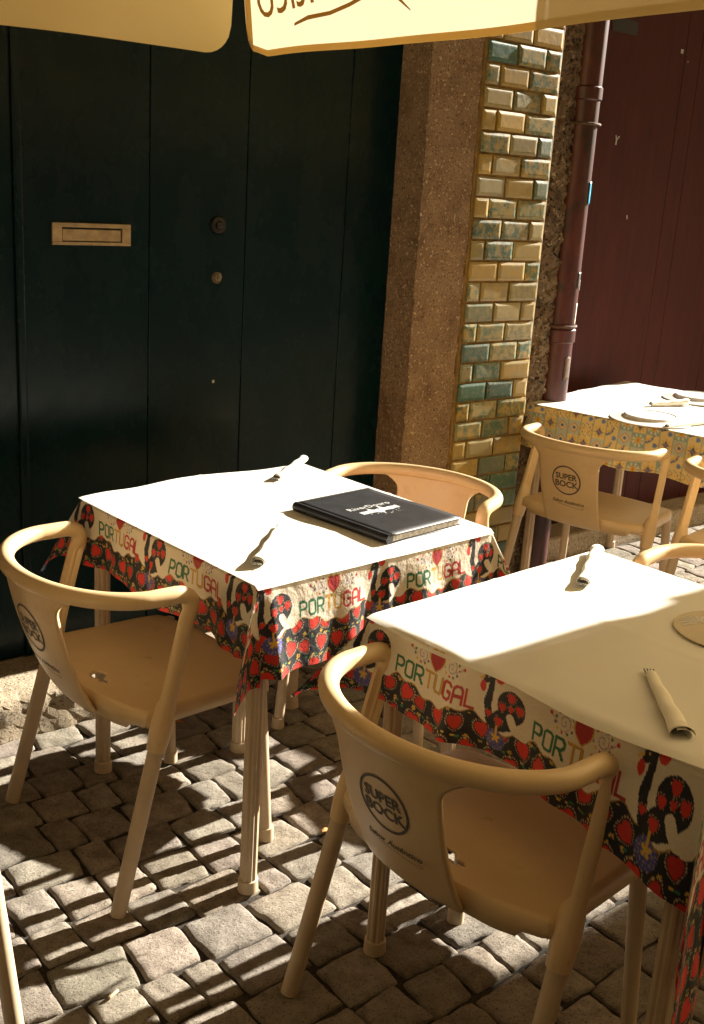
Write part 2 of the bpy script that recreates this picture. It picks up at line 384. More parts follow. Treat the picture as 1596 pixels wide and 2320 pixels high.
l1 = disc(.703, 1.372, [(.027, 0), (.027, -.004), (.024, -.008), (.013, -.009), (.012, -.004), (.011, -.012), (.005, -.014)], 'lock', M['darkmetal'], D)
l1['label'] = 'dark round lock escutcheon'
l2 = disc(.702, 1.220, [(.0175, 0), (.0175, -.005), (.015, -.008), (.012, -.0065), (.0115, -.004), (.010, -.009), (.002, -.0095)], 'lock', M['lockbrass'], D)
l2['label'] = 'small brass cylinder lock'
MB().box((.701, -.0112, 1.214), (.703, -.009, 1.226)).build('keyhole', M['darkmetal'], l2)
MB().box((.696, -.003, .9), (.703, 0, .909)).build('paint_chip', M['sticker_white'], D)
# door sill step: rough front, worn top
def sill():
    mb = MB(); nx, pr = 110, []
    prof = [(.06, .125), (-.02, .126), (-.10, .125), (-.17, .123), (-.205, .117), (-.222, .105), (-.230, .09), (-.232, .07), (-.235, .05), (-.236, .03), (-.238, .01), (-.24, -.03)]
    rows = []
    for i in range(nx+1):
        x = -1.5+2.88*i/nx; r = []
        for j, (y, z) in enumerate(prof):
            a = .0012 if j < 4 else .0042
            r.append((x, y+random.gauss(0, a)+(.004*math.sin(x*9+j) if j > 4 else 0), z+random.gauss(0, a*.5)))
        rows.append(r)
    mb.grid(rows); return mb
o = sill().build('doorstep', M['sill'], H, angle=80)
# granite jamb pier
jamb = jitter_slab(1.383, 1.606, -.14, .06, -.03, 2.6, 14, 120, .0022).build('stone_jamb', M['jamb'], H, angle=70)
# glazed tile pilaster
def tiles():
    V = []; F = []; T1 = []; T2 = []; n = 0; z = .02; r = 0
    u0, u1 = 1.618, 1.982; th = .0705; y0 = -.150
    pal = [(.36,.25,.07),(.32,.24,.08),(.40,.26,.06),(.30,.23,.08),(.31,.25,.11),(.42,.27,.05),(.34,.26,.09),(.23,.20,.10)]
    teal = [(.04,.12,.09),(.07,.14,.09),(.12,.16,.09),(.14,.15,.11),(.04,.09,.07)]
    while z < 2.35:
        cuts = [u0] + ([u0+.142, u0+.284] if r % 2 else [u0+.068, u0+.21]) + [u1]
        for i in range(3):
            a, b_ = cuts[i]+.004, cuts[i+1]-.004; c0, c1 = z+.004, z+th-.003
            yj = y0+random.gauss(0, .001); tl = random.gauss(0, .0012)
            bv = .009
            ring = lambda q, y: [(a+q, y, c0+q), (b_-q, y+tl, c0+q), (b_-q, y+tl, c1-q), (a+q, y, c1-q)]
            vs = ring(0, y0+.012)+ring(.0005, yj+.001)+ring(bv, yj-.0015)+ring(bv+.004, yj-.0018)
            V += vs
            for L in range(3):
                for k in range(4): F.append((n+L*4+k, n+L*4+(k+1) % 4, n+L*4+4+(k+1) % 4, n+L*4+4+k))
            F.append((n+12, n+13, n+14, n+15)); n += 16
            dark = random.random() < (.12 if z > 1.0 else .5)
            c = random.choice(teal if dark else pal); c2 = random.choice(teal if random.random() < .5 else pal)
            lt = 1.0+random.uniform(-.15, .2)
            T1 += [tuple(q*lt for q in c)]*16; T2 += [c2]*16
        z += th; r += 1
    me = bpy.data.meshes.new('tile_panel'); me.from_pydata(V, [], F); o = bpy.data.objects.new('tile_panel', me); COL.objects.link(o); o.parent = H
    me.materials.append(M['tile']); paint(me, 'tone', T1); paint(me, 'tone2', T2)
    me.update()
tiles()
MB().box((1.608, -.143, -.03), (1.988, .06, 2.6)).build('tile_backing', M['grout'], H, bevel=.004)
jitter_slab(1.990, 2.20, -.075, .05, -.03, 2.6, 14, 170, .008, rag=.008).build('rough_pier', M['plaster'], H, angle=80)
# red doors, set back
RD = empty('red_door', None, None); RD.parent = H
MB().box((2.1, .21, .0), (4.1, .25, 2.6)).build('door_board', M['red'], RD)
ss = [2.1, 2.62, 3.158, 3.27, 3.62, 4.1]
for i in range(5): MB().box((ss[i]+.0012, .195, .02), (ss[i+1]-.0012, .22, 2.6)).build('plank', M['red'], RD, bevel=.0015)
MB().box((2.2, .05, -.03), (4.1, .26, .10)).build('threshold', M['sill'], H, bevel=.01)
def scrap(u, z, pts, mat, name='paper_scrap'):
    y = .1935; n_ = len(pts)
    V = [(u+a, y, z+b) for a, b in pts]+[(u+a, y-.0006, z+b) for a, b in pts]
    MB().add(V, [tuple(range(n_)), tuple(range(2*n_-1, n_-1, -1))]+[(i, (i+1) % n_, n_+(i+1) % n_, n_+i) for i in range(n_)]).build(name, mat, RD, smooth=False)
scrap(2.763, 1.765, [(-.012, .016), (-.004, .018), (.0, .004), (.012, .015), (.017, .011), (.003, -.004), (.002, -.022), (-.007, -.021), (-.006, -.003)], M['sticker_white'])
scrap(2.898, 1.456, [(-.004, .009), (.002, .008), (.005, -.008), (-.001, -.009)], M['sticker_white'])
scrap(3.13, 2.149, [(-.009, .009), (.009, .008), (.008, -.009), (-.009, -.008)], M['sticker_white'])
scrap(2.625, 1.538, [(-.017, .04), (.02, .04), (.02, -.04), (-.017, -.04)], M['sticker_dark'], 'sticker')
scrap(2.70, 2.20, [(-.06, .03), (.11, .02), (.11, -.03), (-.05, -.03)], M['sticker_dark'], 'sticker')
jitter_slab(4.1, 4.4, .02, .3, -.03, 2.6, 8, 60, .002).build('stone_jamb', M['jamb'], H, angle=70)
jitter_slab(-1.0, -.62, -.14, .06, .1, 2.6, 8, 60, .002).build('stone_jamb', M['jamb'], H, angle=70)
MB().box((-4, -.10, 2.6), (2.0, .4, 6.5)).box((2.0, .025, 2.6), (7, .4, 6.5)).box((-4, -.10, -.03), (-1.0, .4, 2.6)).box((4.4, .025, -.03), (7, .4, 2.6)).build('rendered_wall', M['wall'], H, smooth=False)

OF = empty('opposite_house', 'rendered house front across the street behind the viewer', 'building', (*W2(0, 7.0), 0), WA)
MB().box((-7, -.4, 0), (9, 0, 8.5)).build('wall', M['wall'], OF, smooth=False)
for k in range(5): 
    wf = MB().box((-6+k*3, -.02, 1.2), (-4.8+k*3, .03, 3.2)).build('window', M['darkmetal'], OF, bevel=.01)
# drainpipe
DP = empty('drainpipe', 'dark red cast iron drainpipe running down between glazed tiles and red door', 'drainpipe', (*W2(2.225, .062), 0), WA)
mb = MB(); pz = [0, .3, .72, .98, .985, 1.03, 1.035, 1.4, 1.86, 1.865, 1.905, 1.91, 2.3, 2.6]
pr = [.060, .060, .060, .060, .066, .066, .060, .0585, .0585, .064, .064, .0585, .0585, .0585]
mb.tube([(0.004*math.sin(z*2), 0, z) for z in pz], pr, 32); mb.build('pipe', M['pipe'], DP)
for z in (1.045, 1.78):
    b_ = MB(); b_.tube([(.066*math.cos(t), .066*math.sin(t), z) for t in np.linspace(0, 2*math.pi, 33)], .005, 8, False)
    b_.box((-.085, -.008, z-.012), (-.05, .10, z+.012)); b_.build('bracket', M['rust'], DP)
def curved_patch(t0, t1, z0, z1, name, mat, r=.0612, ragged=.0):
    rows = []
    for i in range(9):
        t = R_(t0+(t1-t0)*i/8); rows.append([(r*math.cos(t), r*math.sin(t), z0+(z1-z0)*j/8+random.gauss(0, ragged)) for j in range(9)])
    MB().grid(rows).build(name, mat, DP, solid=.0008)
curved_patch(-75, -25, 1.50, 1.58, 'sticker', M['sticker_blue'], ragged=.002)
curved_patch(-80, -30, 1.19, 1.25, 'sticker', M['sticker_dark'])
curved_patch(-60, -25, 1.18, 1.22, 'sticker', M['sticker_white'], .0622, .001)
curved_patch(-100, -35, .96-.12, .96-.03, 'sticker', M['rust'], .0616, .003)
curved_patch(-70, -45, 1.05, 1.13, 'sticker', M['sticker_white'], .0612, .004)

# ------------------------------------------------------------ chair
LEGX, LEGT = .27, .022
def arm_pt(z, s): return Vector((s*(LEGX-LEGT*z/.68), .18*z/.68, z))
def rail_pt(th):   # th -90..90
    t = R_(th); return Vector((.25*math.sin(t), .10-.182*math.cos(t), .69+.004*math.cos(t)))
RR = .0182
def rail_path():
    P = []
    for s in (-1, 1):
        L = [arm_pt(z, s) for z in np.linspace(.355, .635, 30)]
        a = arm_pt(.635, s); c = Vector((s*.2495, .197, .6895)); e = Vector((s*.25, .135, .69))
        for k in range(1, 12):
            t = k/12; L.append(a*(1-t)**2+c*2*t*(1-t)+e*t*t)
        P.append(L+[e])
    mid = [rail_pt(th) for th in np.linspace(-84, 84, 41)]
    return P[0]+mid+P[1][::-1]
def panel_pt(s, q, off=0):
    """s -1..1 across, q 0 bottom..1 under the rail; outside = rear"""
    hw = .106+.010*q
    if q > .82: hw += .05*((q-.82)/.18)**2.2
    x = s*hw
    yt = .10-.182*math.sqrt(max(0, 1-(x/.25)**2))
    yb = .024+1.1*x*x
    k = q**.85
    y = yb*(1-k)+yt*k-.010*math.sin(math.pi*q)
    z = .394+q*(.682-.394)
    return Vector((x, y-off, z))
def make_chair():
    t = empty('armchair', 'x', 'chair', group='beige plastic cafe armchairs')
    rp = rail_path(); mb = MB(); SG = 32
    rad = [RR+.0055*math.exp(-((p.z-.405)/.05)**2) for p in rp]
    mb.tube(rp, rad, SG)
    vv = []
    for i, p in enumerate(rp):
        for k in range(SG):
            q = Vector(mb.v[i*SG+k]); d = (q-p).normalized(); sx_ = -1 if p.x > 0 else 1
            on = max(0, min(1, (p.z-.45)/.02))*max(0, min(1, (.655-p.z)/.02)) if abs(p.x) > .245 and p.y > .1 else 0
            inn = d.dot(Vector((sx_*.9, -.43, 0)))
            if on > 0 and inn > .45: q -= d*(.012*on*min(1, (inn-.45)/.15))
            vv.append(tuple(q))
    mb.v = vv
    mb.build('arm_frame', M['plastic'], t, angle=50)
    # back panel
    nu, nq = 28, 30
    rows = [[panel_pt(-1+2*i/nu, j/nq) for j in range(nq+1)] for i in range(nu+1)]
    bp = MB().grid(rows).build('backrest', M['plastic'], t, solid=.009)
    # seat with turned down rim
    hx, hy = .04-.02, .092
    def seat_pt(a, b_, drop=0):
        # a -1..1 across, b 0 rear ..1 front
        hw = (.232-.012*b_)*(1-.10*max(0, (b_-.75)/.25)**2)
        x = a*hw; yr = .034+1.05*x*x; yf = .437-.55*x*x-3*x**4
        y = yr*(1-b_)+yf*b_
        z = .432-.010*math.cos(a*math.pi/2)*math.sin(math.pi*min(1, b_*1.1))+.012*max(0, b_-.0)*0
        z -= .018*max(0, (b_-.88)/.12)**2
        return Vector((x, y, z-drop))
    na, nb = 60, 60; rows = []
    for i in range(-3, na+4):
        a = max(-1, min(1, -1+2*i/na)); r = []
        for j in range(-3, nb+4):
            b_ = max(0, min(1, j/nb)); ed = max(-i, i-na, -j, j-nb, 0)
            p = seat_pt(a, b_); out = Vector(((1 if i > na else -1 if i < 0 else 0), (1 if j > nb else -1 if j < 0 else 0), 0))
            if out.length > 0: out.normalize()
            if j < 0: out = out*(.3 if abs(p.x) < .11 else .3+.7*min(1, (abs(p.x)-.11)/.05))
            o_, dz = [(0, 0), (.006, .004), (.0095, .014), (.010, .042 if j < 0 and abs(p.x) < .2 else .030)][ed]
            p = p+out*o_; p.z -= dz; r.append(p)
        rows.append(r)
    def keep(i, j):
        a = -1+2*(i-3+.5)/na; b_ = (j-3+.5)/nb; p = seat_pt(max(-1, min(1, a)), max(0, min(1, b_)))
        d1 = ((p.x-.012)/.021)**2+((p.y-hy)/.017)**2; d2 = ((p.x-.040)/.020)**2+((p.y-hy+.004)/.009)**2
        return d1 > 1 and d2 > 1
    MB().grid(rows, keep).build('seat', M['plastic'], t, solid=.006)
    for s in (-1, 1):
        MB().tube([arm_pt(z, s) for z in (.0, .01, .36, .37)], [.0165, .0168, .0172, .0172], 18).build('rear_leg', M['leg_plastic'], t)
        MB().tube([Vector((s*.2, .395, .425)), Vector((s*.218, .418, .035)), Vector((s*.219, .42, .034)), Vector((s*.22, .42, .002))], [.0165, .0145, .0175, .0185], 18).build('front_leg', M['leg_plastic'], t)
    # printed logo on the outside of the back
    def on_panel(x, z, off=.0057):
        q = (z-.394)/(.682-.394); hw = .106+.010*q; return panel_pt(x/hw, q, off)
    mb = MB()
    cx, cz, r = 0, .573, .0495
    segs = 48; V = []
    for k in range(segs):
        th = 2*math.pi*k/segs
        for rr in (r, r+.0052): V.append(on_panel(cx+rr*math.cos(th)*1.02, cz+rr*math.sin(th)))
    mb.add(V, [(2*k, 2*k+1, (2*k+3) % (2*segs), (2*k+2) % (2*segs)) for k in range(segs)])
    def put(txt, size, x, z, shear=0, off=0, sx=1):
        v, f = text_mesh(txt, size, shear, off)
        mb.add([on_panel(x+p[0]*sx, z+p[1]) for p in v], [q for q in f])
    put('SUPER', .0300, 0, cz+.0130, 0, .0010, .98); put('BOCK', .0315, 0, cz-.0150, 0, .0010, 1.02)
    put('Sabor Autêntico', .0190, 0, .488, .45, .0003, .98)
    sw = [(-.038, .4770), (-.012, .4755), (.025, .4715), (.056, .4680), (.062, .473), (.053, .4775)]
    V = []; n = len(sw)
    for i, (x, z) in enumerate(sw): V += [on_panel(x, z-.0006), on_panel(x, z+.0006)]
    mb.add(V, [(2*i, 2*i+2, 2*i+3, 2*i+1) for i in range(n-1)])
    lg = mb.build('printed_logo', M['ink'], bp, smooth=False)
    return t
chair0 = make_chair()
def place(cx, cy, deg, label, _first=[True]):
    loc = (cx, cy, 0); rz = R_(deg-90)
    if _first[0]: _first[0] = False; chair0.location = loc; chair0.rotation_euler = (0, 0, rz); chair0['label'] = label; return chair0
    return copy_tree(chair0, loc, rz, label)
place(-.6165, 2.151, 41, 'leftmost beige armchair, top rail sunlit and seat shaded, before the green door')
place(.122, 1.553, 43, 'nearest beige armchair at lower right, mostly in shade with its back to the camera')
place(.212, 3.095, 243, 'beige armchair whose rounded back shows behind the menu, facing the camera')
place(.775, 3.72, 52, 'beige armchair with fully readable round logo, by the tiled pier and yellow cloth table')
place(1.265, 3.33, 52, 'beige armchair cut off by the right edge, beside the yellow cloth table')
place(.995, 2.43, 228, 'beige armchair seen only as a sunlit curved rail beyond the half shaded table')
place(-.750, 1.415, 128, 'beige chair seen only as one leg at the bottom left corner of the photo')

# ------------------------------------------------------------ printed tablecloths
def seg_d(px, py, a, b):
    ax, ay = a; bx, by = b; dx, dy = bx-ax, by-ay; L = dx*dx+dy*dy+1e-12
    t = np.clip(((px-ax)*dx+(py-ay)*dy)/L, 0, 1); return np.hypot(px-ax-t*dx, py-ay-t*dy)
GL = {'P': [[(0,0),(0,1),(.42,1),(.6,.86),(.6,.58),(.42,.44),(0,.44)]],
      'O': [[(.16,0),(0,.14),(0,.86),(.16,1),(.46,1),(.62,.86),(.62,.14),(.46,0),(.16,0)]],
      'R': [[(0,0),(0,1),(.42,1),(.6,.86),(.6,.58),(.42,.44),(0,.44)],[(.3,.44),(.6,0)]],
      'T': [[(0,1),(.62,1)],[(.31,1),(.31,0)]],
      'U': [[(0,1),(0,.14),(.16,0),(.46,0),(.62,.14),(.62,1)]],
      'G': [[(.62,.86),(.46,1),(.16,1),(0,.86),(0,.14),(.16,0),(.46,0),(.62,.14),(.62,.48),(.36,.48)]],
      'A': [[(0,0),(0,.8),(.16,1),(.46,1),(.62,.8),(.62,0)],[(0,.42),(.62,.42)]],
      'L': [[(0,1),(0,0),(.58,0)]]}
CREAM = np.array((.80, .72, .58)); BLACK = np.array((.012, .012, .018)); RED = np.array((.68, .035, .02))
GRN = np.array((.02, .17, .075)); GOLD = np.array((.62, .36, .05)); CRIM = np.array((.52, .03, .035)); YEL = np.array((.75, .48, .07)); BLUE = np.array((.08, .08, .30))
def heart(x, y, s):     # <0 inside
    x = x/s; y = y/s+.15
    return (x*x+(y-.55*np.sqrt(np.abs(x)+1e-6))**2)-.72
def black_fill(p, h, col, mask):
    """folk hearts on black, coordinates in metres"""
    col[mask] = BLACK
    cs = .044
    st = np.floor(h/cs)
    for oi in (-1, 0, 1):
        for oj in (-1, 0, 1):
            ci = np.floor(p/cs+.5*(st % 2))+oi; cj = st+oj
            hs = np.sin(ci*12.9898+cj*78.233)*43758.5453; r1 = hs-np.floor(hs); hs = np.sin(ci*39.34+cj*11.13)*24634.63; r2 = hs-np.floor(hs)
            x0 = (ci+.5-.5*(st % 2)+.25*(r1-.5))*cs; y0 = (cj+.5+.25*(r2-.5))*cs
            sz = cs*(.29+.07*r1); a = (r2-.5)*2.4
            dx, dy = p-x0, h-y0; X = dx*np.cos(a)-dy*np.sin(a); Y = -(dx*np.sin(a)+dy*np.cos(a))
            d = heart(X, Y, sz)
            ring = mask & (d > .42) & (d < .80) & (np.sin(np.arctan2(Y, X)*26) > -.1)
            col[ring] = np.array((.55, .42, .25))
            m = mask & (d < .12); col[m] = RED*(.8+.35*r1[m])[:, None] if m.any() else col[m]
            fx, fy = p-(x0+cs*.5), h-(y0+cs*.45); rr = np.hypot(fx, fy)
            m = mask & (rr < .0042*(1+.25*np.cos(6*np.arctan2(fy, fx)))) & (d > .4); col[m] = YEL
            m = mask & (rr < .0014); col[m] = BLACK; m = mask & (d > .3) & (np.hypot(p-x0+cs*.1, h-y0-cs*.55) < .0022); col[m] = YEL
            gx, gy = p-(x0-cs*.42), h-(y0+cs*.5); m = mask & (np.hypot(gx*.6, gy) < .0024) & (d > .5); col[m] = np.array((.04, .22, .10)) if True else col[m]
def border(p, h, base):
    """p along the side, h below table edge, base = height offset of text baseline"""
    P = .315; col = np.tile(CREAM, (p.size, 1)).astype(float)
    q = np.mod(p, P); k = np.floor(p/P)
    y = base-h                                     # up from baseline
    # wave of black at the bottom
    wav = -.016+.009*np.sin(2*np.pi*q/P*2+.6)+.004*np.sin(2*np.pi*q/P*7)
    blk = y < wav
    edge = (y < wav+.0022) & ~blk; col[edge] = GOLD*.6
    black_fill(p, h, col, blk)
    # rooster: neck, body, tail
    rx, ry = q-.243, y
    def st(pts, wd):
        d = np.full(p.size, 9.)
        for a, b in zip(pts[:-1], pts[1:]): d = np.minimum(d, seg_d(rx, ry, a, b))
        return d-wd
    neck = st([(-.030,.064),(-.022,.072),(-.015,.063),(-.018,.045),(-.024,.022),(-.019,.0),(-.006,-.012)], .0078)
    body = ((rx+.0)/.026)**2+((ry+.008)/.015)**2-1
    tail = np.where((rx > -.004), ((rx-.027)/.030)**2+((ry-.030)/.030)**2-1, 1)
    tail2 = ((rx-.016)/.026)**2+((ry-.002)/.018)**2-1
    leg = st([(0,-.015),(0,-.034)], .002)
    bird = (neck < 0) | (body < 0) | (tail < 0) | (tail2 < 0)
    brd = np.zeros(p.size, bool) | bird
    gap = (st([(-.006,.075),(-.008,.05),(-.009,.03)], .0048) < 0) | (st([(.027,.010),(.034,-.002),(.046,-.012),(.062,-.018)], .0085) < 0)
    brd &= ~gap
    col[gap & ~blk] = CREAM
    col[brd] = BLACK
    for hx, hy, s in ((-.020,.002,.0062),(.003,-.006,.0085),(.008,.024,.0078),(.026,.046,.0088),(.045,.030,.0085),(.027,.027,.0055)):
        m = brd & (heart(rx-hx, ry-hy, s) < .2); col[m] = RED
        d = heart(rx-hx, ry-hy, s); m = brd & (d > .5) & (d < .8) & (np.sin(np.arctan2(ry-hy, rx-hx)*14) > 0); col[m] = np.array((.5, .38, .2))
    comb = st([(-.029,.086),(-.018,.089),(-.006,.082),(-.002,.072)], .0088) < 0; col[comb & ~brd] = RED
    wat = (((rx+.036)/.0062)**2+((ry-.049)/.011)**2 < 1); col[wat & ~brd] = RED
    m = st([(-.036,.066),(-.043,.061)], .0022) < 0; col[m] = YEL
    m = (np.hypot(rx+.026, ry-.068) < .0018); col[m] = YEL
    m = np.hypot(rx, (ry+.040)/.9) < .021; m &= blk; col[m] = np.where(rng.random((m.sum(), 1)) > .12, BLUE, np.array((.4, .35, .4)))
    m = (leg < 0) | ((np.hypot(rx, ry+.036) < .010*(.35+.65*np.abs(np.cos(2.5*np.arctan2(rx, ry+.036)))))); col[m] = YEL
    # text
    adv, lw, lh = .0242, .0178, .0295
    for i, ch in enumerate('PORTUGAL'):
        x0 = .006+i*adv; lc = GRN if i < 3 else GOLD if i < 5 else CRIM
        loc = (q > x0-.004) & (q < x0+adv)
        if not loc.any(): continue
        d = np.full(loc.sum(), 9.); X = q[loc]-x0; Y = y[loc]
        for pl in GL[ch]:
            for a, b in zip(pl[:-1], pl[1:]): d = np.minimum(d, seg_d(X, Y, (a[0]*lw/.62, a[1]*lh), (b[0]*lw/.62, b[1]*lh)))
        idx = np.where(loc)[0]; col[idx[d < .0027]] = lc*.6; col[idx[d < .0019]] = lc
    # heart with scrolls above the text
    hx, hy = q-.100, y-.052; d = heart(hx, hy, .017)
    m = d < .55; col[m] = YEL*.8; m = d < .25; col[m] = CRIM*(1-.3*((np.sin(hx[m]*2600)*np.sin(hy[m]*2600)) > 0))[:, None]
    for s in (-1, 1):
        cx, cy = s*.036, .054; X = hx-cx+0.0; Y = y-cy
        rr = np.hypot(X, Y); th = np.arctan2(Y, X)
        spi = np.abs(np.mod(rr-.0013*th*s, .0075)-.0035); m = (rr < .013) & (spi < .0007) & (d > .7); col[m] = np.array((.30, .22, .42))
        for kk in range(11):
            a = kk/11*2*math.pi; m = np.hypot(X-.018*math.cos(a), Y-.016*math.sin(a)) < .0024; m &= (d > .8)
            col[m] = [CRIM, GRN, BLUE, YEL][kk % 4]
        m = seg_d(X, Y, (s*.013, -.004), (s*.026, .004)) < .0007; col[m] = np.array((.30, .22, .42))
        m = np.hypot(X-s*.028, Y-.006) < .003; col[m] = CRIM
    return col
def tile_dye(p, h):
    cs = .052; col = np.tile(np.array((.84, .66, .30)), (p.size, 1)).astype(float)
    ci = np.floor(p/cs); cj = np.floor(h/cs); x = (p/cs-ci-.5); y = (h/cs-cj-.5)
    hs = np.sin(ci*12.9898+cj*78.233)*43758.5453; k = np.floor((hs-np.floor(hs))*5)
    r = np.hypot(x, y); th = np.arctan2(y, x); B = np.array((.10, .16, .36)); O = np.array((.70, .24, .03)); Y = np.array((.80, .50, .05)); T = np.array((.28, .42, .42)); 
    m = (k == 0) & (r < .34+.1*np.cos(8*th)); col[m] = Y; m = (k == 0) & (r < .2+.08*np.cos(4*th)); col[m] = B; m = (k == 0) & (r < .07); col[m] = O
    m = (k == 1); col[m] = np.array((.55, .60, .50)); m = (k == 1) & (np.abs(x)+np.abs(y) < .42); col[m] = O; m = (k == 1) & (np.abs(x)+np.abs(y) < .30); col[m] = np.array((.82, .7, .42)); m = (k == 1) & (r < .13); col[m] = B
    m = (k == 2) & (np.abs(np.hypot(x-.5, y-.5)-.55) < .07); col[m] = B; m = (k == 2) & (np.abs(np.hypot(x-.5, y-.5)-.38) < .05); col[m] = Y; m = (k == 2) & (np.hypot(x+.2, y+.2) < .16); col[m] = B*1.5
    m = (k == 3) & (np.abs(np.sin(5*x+3*np.sin(6*y))) < .3); col[m] = Y; m = (k == 3) & (np.abs(np.sin(7*y+2*np.sin(7*x))) < .18); col[m] = B
    m = (k == 4); col[m] = T; m = (k == 4) & (np.abs(th*4/np.pi % 1-.5) < .28) & (r < .45); col[m] = np.array((.8, .7, .45)); m = (k == 4) & (r < .2); col[m] = Y; m = (k == 4) & (r < .09); col[m] = O
    m = (np.abs(np.abs(x)-.5) < .02) | (np.abs(np.abs(y)-.5) < .02); col[m] = np.array((.45, .40, .25))
    return col
def cloth(name, origin, ang, sx, sy, drops, starts, bases, top, step, kind, label, cat, group, k=.34, seed=0, sk=.1):
    """table frame: x along the D-C edge (0..sx), y along D-A (0..sy). drops: DC(y<0), CB(x>sx), BA(y>sy), AD(x<0)"""
    dDC, dCB, dBA, dAD = drops; r = np.random.default_rng(seed)
    xs = np.arange(-dAD, sx+dCB+step*.5, step); ys = np.arange(-dDC, sy+dBA+step*.5, step)
    X, Y = np.meshgrid(xs, ys, indexing='ij'); shp = X.shape; X = X.ravel(); Y = Y.ravel()
    ex = np.where(X < 0, -X, np.where(X > sx, X-sx, 0)); ey = np.where(Y < 0, -Y, np.where(Y > sy, Y-sy, 0))
    sgx = np.where(X < 0, -1, 1); sgy = np.where(Y < 0, -1, 1)
    rho = np.hypot(ex, ey); rb = .007
    bx = np.clip(X, 0, sx); by = np.clip(Y, 0, sy)
    th = np.arctan2(ey, ex); m = np.sin(2*th)
    # bend over rounded table edge then hang
    arc = rb*np.pi/2; inb = rho < arc
    out = np.where(inb, rb*np.sin(np.clip(rho/rb, 0, np.pi/2)), rb); dn = np.where(inb, rb*(1-np.cos(np.clip(rho/rb, 0, np.pi/2))), rb+rho-arc)
    kk = k*m; hang = np.maximum(0, rho-arc)
    lat = hang*kk; dn = np.where(inb, dn, rb+hang*np.sqrt(1-kk**2))
    cx = np.cos(th); cy = np.sin(th)
    dirx = np.where(rho > 0, cx, 0); diry = np.where(rho > 0, cy, 0)
    # skirt ripples grow towards the hem
    per = np.where(ex > ey, Y*1.0, X*1.0); sid = np.where(ex > ey, np.where(X < 0, 1., 2.), np.where(Y < 0, 3., 4.))
    ph = sid*1.7+seed
    rip = .012*np.sin(per*15+ph)+.009*np.sin(per*31+ph*2.1)+.005*np.sin(per*57+ph)+.016+.012*np.exp(-((np.mod(per+.07*seed,.33)-.1)/.014)**2)
    amp = np.clip(hang/.18, 0, 1.2)*(1-.6*m)
    o2 = out+rip*amp+lat*.70710678*2*0
    dn = dn*(1+sk*np.clip((.34-Y)/.34, 0, 1)**1.5*(X < 0)*(rho > 0))
    front = (X < 0) & (Y < 0); cm = (ex > 0) & (ey > 0)
    lx = np.where(front, .85, .95); ly = np.where(front, .35, .95)
    px = bx+sgx*(dirx*o2+lat*lx*cm); py = by+sgy*(diry*o2+lat*ly*cm)
    dx_ = .0008*np.sin(X*40+seed)*np.sin(Y*33)
    z = top-dn+np.where(rho > 0, 0, dx_)
    z += np.clip(hang/.15, 0, 1)*.004*np.sin(per*23+ph)
    px, py = px, py
    if kind == 'folk':
        col = np.tile(CREAM, (X.size, 1)).astype(float)
        sideDC = (ey > 0) & (Y < 0) & (ey >= ex); sideAD = (ex > 0) & (X < 0) & (ex > ey); sideCB = (ex > 0) & (X > sx) & (ex > ey); sideBA = (ey > 0) & (Y > sy) & (ey >= ex)
        for msk, p, h, s0, b0 in ((sideDC, X, ey, starts[0], bases[0]), (sideCB, Y, ex, starts[1], bases[1]), (sideBA, sx-X, ey, starts[2], bases[2]), (sideAD, sy-Y, ex, starts[3], bases[3])):
            col[msk] = border(p[msk]-s0+.315*4, h[msk], b0)
        top_ = rho == 0
        c2 = border(X[top_]*.8+.3, np.mod(Y[top_], .23), .15)
        col[top_] = c2*.9
    else: col = tile_dye(X+.5, Y+.5)
    c, s_ = math.cos(ang), math.sin(ang)
    nx, ny = shp; idx = np.arange(nx*ny).reshape(nx, ny)
    F = np.stack([idx[:-1, :-1], idx[1:, :-1], idx[1:, 1:], idx[:-1, 1:]], -1).reshape(-1, 4)
    me = bpy.data.meshes.new(name); me.vertices.add(nx*ny); me.vertices.foreach_set('co', np.stack([px, py, z], -1).astype(np.float32).ravel())
    me.loops.add(F.size); me.loops.foreach_set('vertex_index', F.ravel().astype(np.int32)); me.polygons.add(len(F))
    me.polygons.foreach_set('loop_start', np.arange(0, F.size, 4, dtype=np.int32)); me.polygons.foreach_set('use_smooth', np.ones(len(F), bool)); me.update(calc_edges=True)
    paint(me, 'dye', col); me.materials.append(M['cloth'] if kind == 'folk' else M['cloth3'])
    o = bpy.data.objects.new(name, me); COL.objects.link(o); o.location = (*origin, 0); o.rotation_euler = (0, 0, ang)
    return tag(o, label, cat, group)
def paper(name, origin, ang, x0, x1, y0, y1, top, label, hump=None, curl=None, group=None, sag=.010):
    """thin paper laid over the cloth; edges just over the table edge"""
    n = 70; rows = []
    for i in range(n+1):
        r = []
        for j in range(n+1):
            a, b = i/n, j/n; x = x0+(x1-x0)*a; y = y0+(y1-y0)*b
            z = top+.0032+.0012*math.sin(x*31)*math.sin(y*27)
            z += .0016*(math.exp(-((a-.5)/.012)**2)+math.exp(-((b-.5)/.012)**2)+.6*math.exp(-((b-.25)/.012)**2))
            if hump: z += hump(a, b)
            e = max(0, -x if x < 0 else 0, -y if y < 0 else 0)
            z -= min(sag, e*e*90) if not curl else 0
            if curl: z += curl(a, b)
            r.append((x, y, z))
        rows.append(r)
    o = MB().grid(rows).build(name, M['paper'], None, loc=(*origin, 0), rot=ang)
    return tag(o, label, 'paper cover', group)
